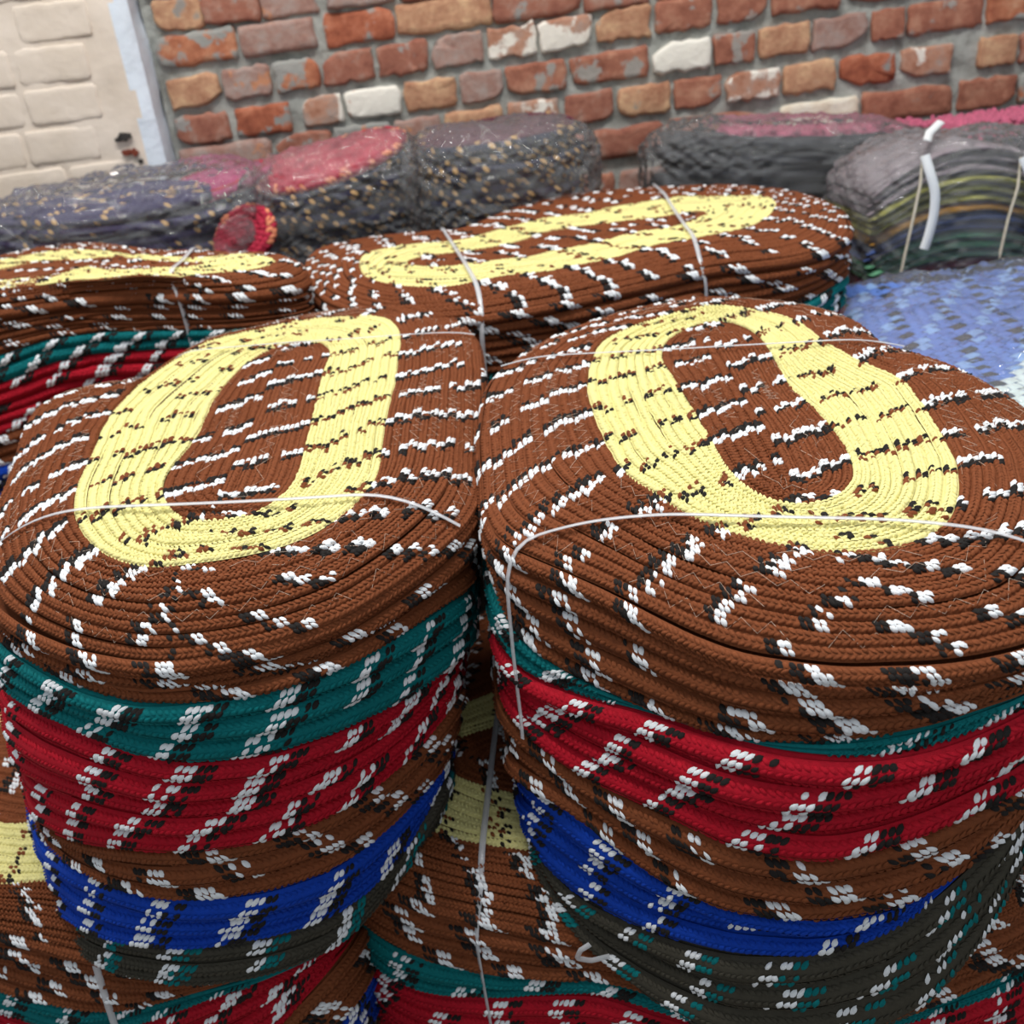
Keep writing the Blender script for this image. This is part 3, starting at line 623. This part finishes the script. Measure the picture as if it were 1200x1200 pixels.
for row, z0 in enumerate(np.arange(.42, 1.35, .0625)):
    x = CX - .045 - .04 * (row % 2) - .02 * (row % 3)
    first = True
    while x > -1.5:
        L_ = [.12, .22, .12][(row + int(x * 50)) % 3]; sd += 1
        brick(wall_left, x - L_, x, z0 + .008 * (x - L_ / 2), .008, .054, cream, sd, proud=.0017, yb=LY + .0035, rough=.5); x -= L_ + .009
def blob(acc, cx, cz, rx, rz, y, mi, seed, n=12):
    r = np.random.default_rng(seed); g = np.arange(n) * 2 * np.pi / n; k = r.uniform(.65, 1.15, n)
    V = np.c_[cx + np.cos(g) * rx * k, np.full(n, y + .004), cz + np.sin(g) * rz * k]; V2 = V.copy(); V2[:, 1] = y; V2[:, [0, 2]] = (V2[:, [0, 2]] - [cx, cz]) * .85 + [cx, cz]
    i = np.arange(n); j = (i + 1) % n
    acc.add(np.concatenate([V, V2]), np.stack([i, j, n + j, n + i], 1), mi); acc.add(V2, np.arange(n)[None], mi)
ac = Acc()
for x, z, rx, rz, m_ in [(-.588, .855, .014, .008, 1), (-.600, .851, .008, .005, 1), (-.592, .829, .011, .0055, 0), (-.578, .828, .008, .0075, 0), (-.571, .812, .005, .004, 1)]:
    blob(ac, x, z, rx, rz, LY - .0035, m_, int(-x * 9999))
ac.build('paint_chip', [chip, dark_chip], wall_left, smooth=False)

# a low timber platform that carries the rear stacks
a = Acc()
plat = tag(thing('trim_1', (0, 1.4, 0), None, None), kind='structure')
for k in range(8):
    ac = Acc(); box(ac, -1.5, 1.5, 1.12 + k * .086, 1.12 + k * .086 + .08, .335, .36); ac.build('plank', [plank], plat, smooth=False)
for x in (-1.4, 0, 1.4):
    ac = Acc(); box(ac, x - .04, x + .04, 1.13, 1.79, 0, .335); ac.build('bearer', [plank], plat, smooth=False)

for n_, (x0, x1, y0, y1, z) in enumerate([(-1.5, .2, 1.6, 1.82, .635), (.2, .56, 1.71, 1.87, .6), (.56, 1.5, 1.38, 1.87, .525)]):
    st = tag(thing('trim_%d' % (n_ + 2), ((x0 + x1) / 2, y0, .36), None, None), kind='structure')
    for k in range(3):
        d_ = (y1 - y0) / 3; ac = Acc(); box(ac, x0, x1, y0 + k * d_, y0 + (k + 1) * d_ - .005, z - .02, z); ac.build('plank', [plank], st, smooth=False)
    for x in (x0 + .03, x1 - .03):
        ac = Acc(); box(ac, x - .02, x + .02, y0 + .01, y1 - .01, .36, z - .02); ac.build('bearer', [plank], st, smooth=False)

# ------------------------------------------------------------------ the four near stacks and the two behind
C5 = ['brown', 'teal', 'red', 'brown', 'blue', 'grey']
sL = braid_stack('L', 'left front stack', 3, [3, 3, 5, 3, 3, 3], C5)
sR = braid_stack('R', 'right front stack', 5, [4, 2, 4, 3, 3, 3], C5)
sLB = braid_stack('LB', 'lower right stack', 8, [3, 2, 5, 4, 4], ['brown', 'teal', 'red', 'brown', 'blue'], ncen=6, nyel=7, nout=12, thread=False)
sLA = braid_stack('LA', 'lower left stack', 11, [4, 2, 5, 4, 4], ['brown', 'teal', 'red', 'brown', 'blue'], ncen=6, nyel=7, nout=12, thread=False)
sBR = braid_stack('BR', 'long rear stack', 14, [6, 3, 4], ['brown', 'teal', 'red'], ncen=4, nyel=6, nout=9, pitch=.0048, thread=False)
sBL = braid_stack('BL', 'rear left stack', 17, [8, 2, 5, 3, 4], ['brown', 'teal', 'red', 'brown', 'blue'], ncen=4, nyel=5, nout=8, pitch=.0048, thread=False)

# packing straps
strap(sL, -142.5, -46.4, 'clear plastic strap across the near end of the left front stack', (None, None))
strap(sL, 123.6, 38.5, 'thin clear strap across the far end of the left front stack', (None, None), hw=.0012)
strap(sR, -144.2, -62, 'clear plastic strap across the near end of the right front stack', (.50, .46), hw=.0018)
strap(sR, 143.8, 25.4, 'thin clear strap across the far end of the right front stack', (None, None), hw=.0013)
strap(sBR, -116.2, 129.6, 'clear strap around the left end of the long rear stack', (.56, None), hw=.0026)
strap(sBR, -47.5, 65.2, 'clear strap around the right end of the long rear stack', (.6, None), hw=.0026)
strap(sBL, -39.8, 28.7, 'clear strap around the rear left stack', (.57, None), hw=.003)
strap(sLB, -150.6, 113.1, 'clear strap running down the front of the lower right stack', (.2, None), hw=.0026)
strap(sLA, -64.7, 105.8, 'clear strap down the front of the lower left stack', (.15, None), hw=.0026)

tailP = np.array([(.034, .50, .338), (.020, .494, .343), (.010, .49, .352), (.013, .488, .362), (.020, .487, .368)]); t = np.linspace(0, 4, 18)
tailP = np.stack([np.interp(t, np.arange(5), tailP[:, q]) for q in range(3)], 1)
ac = Acc(); ribbon(ac, tailP, np.tile([0, -.8, .6], (18, 1)), .0018, .0004)
tag(ac.build('strap_tail', [STRAP], None, loc=tuple(tailP[0])), 'short bent strap tail sticking out under the right front stack', 'strap')

# ------------------------------------------------------------------ bagged goods along the walls
SETS.update(plumt=('plum', 'tan', 'plum'), navytan=('navy', 'tan', 'black'), purpletan=('purple', 'tan', 'navy'), crimsonpeach=('crimson', 'peach', 'peach'),
            crimsonp=('crimson', 'crimson', 'crimson'), magentap=('magenta', 'magenta', 'magenta'), plump=('plum', 'plum', 'plum'), slatep=('slate', 'slate', 'tan'))
def tilted(c, rx, rz):
    M = (Matrix.Rotation(math.radians(rz), 4, 'Y') @ Matrix.Rotation(math.radians(rx), 4, 'X')).to_3x3()
    A = np.array(M); c = np.array(c)
    return lambda P: (P @ A.T) + c
def round_mat(c, rx, ry, tx, ty, thick, rim, top, label, group=None, ncoil=8, seed=0, lo_scale=1.0):
    """coiled round mat: top coils, a flecked rim and a body; c is the centre of its upper face"""
    n = 160; g = np.arange(n) * 2 * np.pi / n; d = np.c_[np.cos(g) * rx, np.sin(g) * ry, np.zeros(n)]
    f = tilted(c, tx, ty); A = f(np.array([[0, 0, 1.0]]))[0] - np.array(c)
    d = d * (1 + wob(n, 5, seed, .02))[:, None]
    sag = wob(n, 4, seed + 5, .003)
    root = thing('braided_mat', tuple(f(np.array([[0, 0, -thick]]))[0]), label, 'mat', group)
    upv = np.tile(A, (n, 1))
    if top:
        for k in range(ncoil):
            a, b = k / ncoil + .004, (k + 1) / ncoil
            z = lambda q: np.c_[np.zeros((n, 2)), sag * q]
            ac = Acc()
            col = top[0] if k < ncoil - 1 else top[1]
            strip(ac, f(d * a + z(a)), f(d * b + z(b)), .002, 2, upv, True, pitch=.0085, period=.03, flen=.009, slant=.004, phase0=k * .006, cull=False, skin=4, seed=seed + k, lift=.0014, skip=.55)
            ac.build('braid_coil', mats3(col), root)
    e0 = f(d + np.c_[np.zeros((n, 2)), sag]); e1 = f(d * lo_scale + np.c_[np.zeros((n, 2)), sag - thick])
    out = nz(f(d) - np.array(c))
    ac = Acc()
    strip(ac, e0, e1, thick * .3, 2, out, False, pitch=.0085, period=.024, flen=.0085, slant=.008, phase0=seed * .007, seed=seed + 40, skin=4, lift=.0014, drop=.2, skip=.45 if rim == 'purpletan' else .1)
    ac.build('braid_coil', mats3(rim), root)
    ac = Acc(); R = [f(d * k + np.c_[np.zeros((n, 2)), sag * k - z]) for k, z in ((.02, .003), (.98, .003), (.98 * lo_scale, thick - .0005), (.02, thick - .0005))]
    ring_faces(ac, R, False); ac.build('mat_body', [mats3(rim)[0]], root)
    return root
def round_stack(c, rx, ry, tx, ty, cnt, thick, rim, top, toplabel, sub, seed, top_rim=None):
    x, y, z = c
    round_mat(c, rx, ry, tx, ty, thick, top_rim or rim, top, toplabel, None, 9, seed)
    for k in range(cnt):
        q = k + 1; z -= thick + .0012; f = max(0, 1 - q / (cnt * .6))
        rr = 1 + .05 * math.sin(seed + q * 2.1)
        round_mat((x + .006 * math.sin(q * 1.7 + seed), y + .004 * math.cos(q), z), rx * rr, ry * rr, tx * f, ty * f, thick, rim, None,
                  f'dark flecked round mat, {ORD[k]} below the {sub}', 'dark flecked mats under the ' + sub, 6, seed + q * 3)
round_stack((.042, 1.725, .806), .132, .10, 6, -1, 8, .0165, 'navytan', ('plump', 'plumt'), 'plum coloured round mat in plastic on the middle bundle by the brick wall', 'plum mat', 60)
round_stack((-.232, 1.70, .796), .125, .095, 12, -12, 8, .016, 'navytan', ('crimsonp', 'crimsonpeach'), 'crimson round mat in plastic tilted on dark flecked mats', 'crimson mat', 80, 'crimsonpeach')
round_mat((-.43, 1.72, .780), .098, .075, 10, -7, .014, 'magentap', ('magentap', 'crimsonp'), 'magenta round mat in plastic beside the painted wall corner', None, 8, 95)
for k in range(4):
    round_mat((-.42, 1.73, .768 - k * .0165), .095, .075, 6 - 2 * k, -4 + k, .0155, 'purpletan', None, f'dark flecked round mat, {ORD[k]} below the magenta mat', 'dark flecked mats under the magenta mat', 6, 100 + k)
for k in range(6):
    round_mat((-.60 + .004 * math.sin(k * 2), 1.66, .775 - k * .0175), .185 + .012 * math.sin(k * 1.3), .11, 4, [2, 3, 3, 2, 1, 1][k], .0165, 'purpletan', ('purpletan', 'purpletan') if k == 0 else None,
              f'purple tan-flecked mat in the bag by the cream wall, {ORD[k]} of its pile', 'purple mats by the cream wall', 8, 120 + k)
round_mat((-.365, 1.56, .712), .052, .040, 55, -28, .014, 'crimsonpeach', ('crimsonp', 'crimsonpeach'), 'small red round mat on edge between the purple mats and the dark stack', None, 5, 140)
for k in range(2):
    round_mat((-.375, 1.62, .672 - k * .0175), .075, .045, 0, 0, .0165, 'navytan', None, f'dark mat under the small red mat, {ORD[k]} of two', 'dark mats under the small red mat', 5, 144 + k)

def cloth(name, rgb, var=.18, sc=40):
    m, nt, b = nodes(name); c = lin(rgb)
    nt.links.new(ramp(nt, noise(nt, sc, 5, .65), [(.3, tuple(v * (1 - var) for v in c)), (.7, tuple(min(1, v * (1 + var)) for v in c))]), b.inputs['Base Color'])
    b.inputs['Roughness'].default_value = .85; bump(nt, noise(nt, 240, 4, .7), .6, .003, b)
    return m
def slab(x0, x1, y0, y1, zf, th, mat, label, group=None, name='folded_cloth', seed=0, nubs=None, wr=.0015):
    """a soft folded layer: rounded section in y-z swept along x, upper face following zf(x)"""
    nx, ns = 60, 20; r = np.random.default_rng(seed)
    x = np.linspace(x0, x1, nx); g = np.arange(ns) * 2 * np.pi / ns
    c, s_ = np.cos(g), np.sin(g); sq = lambda v, e: np.sign(v) * np.abs(v) ** e
    e = np.clip(np.minimum(x - x0, x1 - x) / .012, 0, 1); k = np.sqrt(np.clip(1 - (1 - e) ** 2, .02, 1))
    P = np.zeros((nx, ns, 3)); P[..., 0] = x[:, None]
    P[..., 1] = (y0 + y1) / 2 + (y1 - y0) / 2 * sq(c, .35)[None] * (.9 + .1 * k[:, None])
    P[..., 2] = (zf(x) - th / 2)[:, None] + th / 2 * sq(s_, .8)[None] * k[:, None]
    P[..., 2] += wr * fbm(P[..., 0] * 55, P[..., 1] * 40, seed) * .7; P[..., 1] += wr * 2 * fbm(P[..., 0] * 70, P[..., 2] * 60, seed + 1)
    ac = Acc(); i = np.arange(nx - 1)[:, None]; j = np.arange(ns)[None]; kk = (j + 1) % ns
    ac.add(P.reshape(-1, 3), np.stack([i * ns + j, (i + 1) * ns + j, (i + 1) * ns + kk, i * ns + kk], -1).reshape(-1, 4), 0)
    ac.add(P[[0, -1]].reshape(-1, 3), [list(range(ns)), list(range(2 * ns - 1, ns - 1, -1))], 0)
    if nubs:
        q = nubs; px = r.uniform(x0 + .01, x1 - .01, q); t = r.uniform(0, 1, q)
        top = t < .6
        ctr = np.c_[px, np.where(top, r.uniform(y0, y1, q), y0 + .002), zf(px) - np.where(top, .001, r.uniform(.002, th, q))]
        for cc in ctr:
            a = r.uniform(.0035, .005); u = np.arange(6) * np.pi / 3
            V = np.vstack([cc + [0, 0, a], cc + np.c_[np.cos(u) * a * .8, np.sin(u) * a * .8, np.full(6, a * .55)], cc + np.c_[np.cos(u) * a, np.sin(u) * a, np.full(6, -a * .5)]])
            i6 = np.arange(6); j6 = (i6 + 1) % 6
            ac.add(V, np.stack([np.zeros(6, int), 1 + i6, 1 + j6], 1), 0); s0 = ac.n - 13
            ac.L.append((np.stack([1 + i6, 7 + i6, 7 + j6, 1 + j6], 1) + s0).ravel()); ac.T.append(np.full(6, 4)); ac.M.append(np.zeros(6, int))
    o = ac.build(name, [mat], None, loc=((x0 + x1) / 2, (y0 + y1) / 2, float(P[..., 2].min())))
    return tag(o, label, 'cloth', group)
blackc = cloth('black_cloth', (36, 38, 44)); pinkc = cloth('pink_knit', (184, 92, 120), .25, 90)
hollow = lambda z: (lambda x: z + .006 * ((x - .53) / .19) ** 2 - .10 * (x - .53))
for k in range(6):
    slab(.335 - .012 * math.sin(k * 2.2) - .004 * k, .705 + .008 * math.cos(k * 1.9), 1.72, 1.86, hollow(.742 - k * .0245), .0235, blackc,
         f'black folded cloth in the bag by the brick wall, {ORD[k]} of its pile', 'black folded cloths', seed=200 + k, wr=.0022)
slab(.44, .80, 1.76, 1.868, lambda x: hollow(.752)(x) - .001, .022, pinkc, 'pink knotted mat lying on the black folded cloths', None, 'knotted_mat', 230, 420)
arch = lambda z, a=.042: (lambda x: z - a * ((x - .70) / .13) ** 2)
LAYERS = [('grey', (134, 124, 130), 3, .0125), ('olive green', (172, 170, 76), 3, .0125), ('amber', (190, 140, 52), 1, .012), ('navy', (62, 84, 142), 2, .012), ('green', (88, 146, 112), 3, .0125), ('maroon', (124, 34, 60), 2, .014)]
z = .742; n_ = 0
for nm, rgb, cnt, th in LAYERS:
    mt = cloth(nm.replace(' ', '_') + '_cloth', rgb, .22, 60)
    for k in range(cnt):
        flat = 1 - n_ / 18
        slab(.565 - .004 * math.sin(n_), .85 + .004 * math.cos(n_ * 2), 1.43 + .005 * math.sin(n_ * 1.7), 1.63, arch(z, .012 + .036 * flat), th, mt,
             f'{nm} folded cloth in the tied multicolour bundle' + (f', {ORD[k]} of the {nm} layers' if cnt > 1 else ''), f'{nm} cloths in the tied bundle', seed=260 + n_, wr=.0014)
        z -= th + .0008 + .0006 * flat; n_ += 1
slab(.79, 1.0, 1.66, 1.80, lambda x: .742 + 0 * x, .03, pinkc, 'pink knotted mat behind the right end of the tied bundle', None, 'knotted_mat', 300, 260)
slab(.79, 1.02, 1.65, 1.82, lambda x: .711 + 0 * x, .09, blackc, 'dark cloth under the pink mat behind the tied bundle', None, 'folded_cloth', 301)
slab(.79, 1.02, 1.65, 1.82, lambda x: .62 + 0 * x, .09, cloth('grey_green_cloth', (70, 80, 72)), 'grey green cloth bottommost behind the tied bundle', None, 'folded_cloth', 302)

# cords and white ribbons tying that bundle
ribm, nt, b = nodes('white_ribbon'); b.inputs['Base Color'].default_value = (*lin((226, 230, 232)), 1); b.inputs['Roughness'].default_value = .5
cordm = plain('cream_cord', (206, 198, 178), .7, 200)
for (P, w_, label) in [([(.622, 1.409, .737), (.618, 1.402, .70), (.610, 1.40, .65), (.602, 1.40, .60), (.598, 1.402, .565)], .0022, 'cream cord down the left side of the tied bundle'),
                       ([(.762, 1.41, .72), (.757, 1.402, .68), (.748, 1.40, .64), (.742, 1.40, .59), (.738, 1.402, .555)], .0022, 'cream cord down the right side of the tied bundle')]:
    ac = Acc(); tube(ac, P, w_, 8); tag(ac.build('cord', [cordm], None, loc=P[-1]), label, 'cord', 'cords round the tied bundle')
for (P, N, w_, label) in [([(.622, 1.404, .738), (.628, 1.396, .715), (.636, 1.392, .69), (.636, 1.390, .66), (.630, 1.389, .63), (.625, 1.389, .612)], (-.1, -1, .1), .0065, 'white ribbon end hanging from the left knot'),
                          ([(.640, 1.44, .752), (.655, 1.47, .758), (.685, 1.50, .768)], (0, -.6, .8), .0055, 'short white ribbon lying above the left knot'),
                          ([(.762, 1.402, .722), (.772, 1.395, .70), (.779, 1.39, .67), (.781, 1.388, .635), (.780, 1.388, .60)], (.05, -1, .1), .0095, 'wide white ribbon end hanging from the right knot'),
                          ([(.762, 1.402, .722), (.785, 1.397, .722), (.81, 1.392, .708), (.835, 1.39, .68)], (0, -1, .2), .007, 'white ribbon loop to the right of the right knot')]:
    P = np.array(P, float); t = np.linspace(0, len(P) - 1, 24); P = np.stack([np.interp(t, np.arange(len(P)), P[:, q]) for q in range(3)], 1)
    for _ in range(3): P[1:-1] = (P[:-2] + 2 * P[1:-1] + P[2:]) / 4
    ac = Acc(); ribbon(ac, P, np.tile(np.array(N, float), (24, 1)), w_ * (1 if True else 1), .0008); tag(ac.build('ribbon', [ribm], None, loc=tuple(P[-1])), label, 'ribbon')

# woven blue mat folded in plastic, right edge
wb = [cloth('blue_strip', (88, 122, 196), .12, 30), cloth('light_blue_strip', (128, 164, 214), .12, 30), cloth('black_strip', (42, 50, 62), .1), cloth('pale_strip', (206, 220, 222), .05)]
def wz(x, y):
    e = np.clip((x - .405) / .07, 0, 1); f = np.clip((1.34 - y) / .09, 0, 1)
    g_ = np.clip((y - .74) / .07, 0, 1)
    return .53 + .070 * np.sqrt(np.clip(1 - (1 - g_) ** 2, 0, 1)) * np.sqrt(np.clip(1 - (1 - e) ** 2, 0, 1)) * np.sqrt(np.clip(1 - (1 - f) ** 2, 0, 1)) + .004 * np.sin(x * 31 + y * 9) + .003 * np.sin(y * 37)
ac = Acc(); XX, Y_ = np.meshgrid(np.linspace(.405, 1.1, 80), np.linspace(.74, 1.34, 70), indexing='ij')
grid(ac, np.stack([XX, Y_, wz(XX, Y_) - .002], -1), 0, False)
root = thing('woven_mat', (.75, 1.1, 0), 'blue and black checked woven mat folded under plastic at the right edge', 'mat')
box(ac, .41, 1.09, .745, 1.335, .0, .529)
ac.build('mat_body', [wb[0]], root)
ac = Acc(); du, dv = .0165, .020; ca, sa = math.cos(.35), math.sin(.35)
for i in range(-10, 60):
    for j in range(-40, 60):
        u, v = i * du + (j % 2) * du * .5, j * dv * .62
        x, y = .45 + u * ca - v * sa, 1.0 + u * sa + v * ca
        if not (.41 < x < 1.08 and .76 < y < 1.33): continue
        edge_white = (x > .55 + (y - .95) * 1.0) and y < 1.02
        mi = 2 if (i + (j // 2) * 3) % 4 == 0 and j % 2 == 0 else (3 if edge_white else (1 if (i * 7 + j * 3) % 5 == 0 else 0))
        a, b2 = du * .47, dv * .30; V = []
        for p, q, h in [(-1, -1, -.001), (0, -1, 0), (1, -1, -.001), (-1, 0, 0), (0, 0, .0028), (1, 0, 0), (-1, 1, -.001), (0, 1, 0), (1, 1, -.001)]:
            xx, yy_ = x + (p * a * ca - q * b2 * sa), y + (p * a * sa + q * b2 * ca); V.append((xx, yy_, float(wz(xx, yy_)) + h))
        ac.add(V, [(0, 1, 4, 3), (1, 2, 5, 4), (3, 4, 7, 6), (4, 5, 8, 7)], mi)
ac.build('woven_strips', wb, root)['kind'] = 'stuff'

# plastic bags drawn over the bundles
def bag(c, r, label, seed, e=.55, amp=.005, sag=0, cut=-.9):
    nu, nv = 420, 170; u = np.linspace(0, 2 * np.pi, nu, endpoint=False); v = np.linspace(cut, np.pi / 2 - .02, nv)
    U, V_ = np.meshgrid(u, v); sq = lambda a, q: np.sign(a) * np.abs(a) ** q
    x = r[0] * sq(np.cos(V_), e) * sq(np.cos(U), e); y = r[1] * sq(np.cos(V_), e) * sq(np.sin(U), e); z = r[2] * sq(np.sin(V_), e)
    P = np.stack([x, y, z], -1); N = nz(P / np.array(r) ** 2)
    d = amp * (fbm(x * 45 + z * 20, y * 45 - z * 50, seed, 5) - .8 * np.abs(fbm(x * 60 + z * 90, y * 60 - z * 40, seed + 3, 4)) + .25 * np.abs(fbm(x * 160, z * 190 + y * 90, seed + 6, 3)))
    r1 = fbm(x * 130 + 40 * z, z * 150 + y * 60, seed + 11, 3); r2 = fbm(x * 60 - 90 * z, z * 70 + y * 120, seed + 12, 3)
    d = d + .0024 * (1 - np.minimum(1, np.abs(r1) * 2.2)) + .0034 * (1 - np.minimum(1, np.abs(r2) * 2.5))      # sharp crinkles
    P = P + N * d[..., None]; P[..., 2] += sag * (x / r[0]); P += np.array(c)
    P[..., 1] = np.minimum(P[..., 1], 1.886)
    ac = Acc(); i = np.arange(nv - 1)[:, None]; j = np.arange(nu)[None]; k = (j + 1) % nu
    ac.add(P.reshape(-1, 3), np.stack([i * nu + j, i * nu + k, (i + 1) * nu + k, (i + 1) * nu + j], -1).reshape(-1, 4), 0)
    ac.add(P[-1], np.arange(nu)[None], 0)
    return tag(ac.build('plastic_bag', [FILM], None, loc=(c[0], c[1], c[2] + r[2] * math.sin(cut))), label, 'bag')
bag((.042, 1.73, .73), (.165, .135, .088), 'clear crumpled plastic bag over the plum and dark mats', 1)
bag((-.235, 1.70, .72), (.158, .125, .098), 'clear crumpled plastic bag over the crimson mat stack', 2, sag=.02)
bag((-.565, 1.67, .705), (.25, .15, .104), 'clear plastic bag over the purple and magenta mats', 3, sag=.012)
bag((.545, 1.78, .675), (.255, .10, .095), 'clear plastic bag over the black folded cloths', 4, sag=-.024)
bag((.715, 1.53, .63), (.165, .125, .118), 'clear plastic wrap around the tied multicolour bundle', 5)
bag((.78, 1.045, .50), (.40, .315, .112), 'clear plastic sheet over the blue checked woven mat', 6, amp=.004, e=.4)
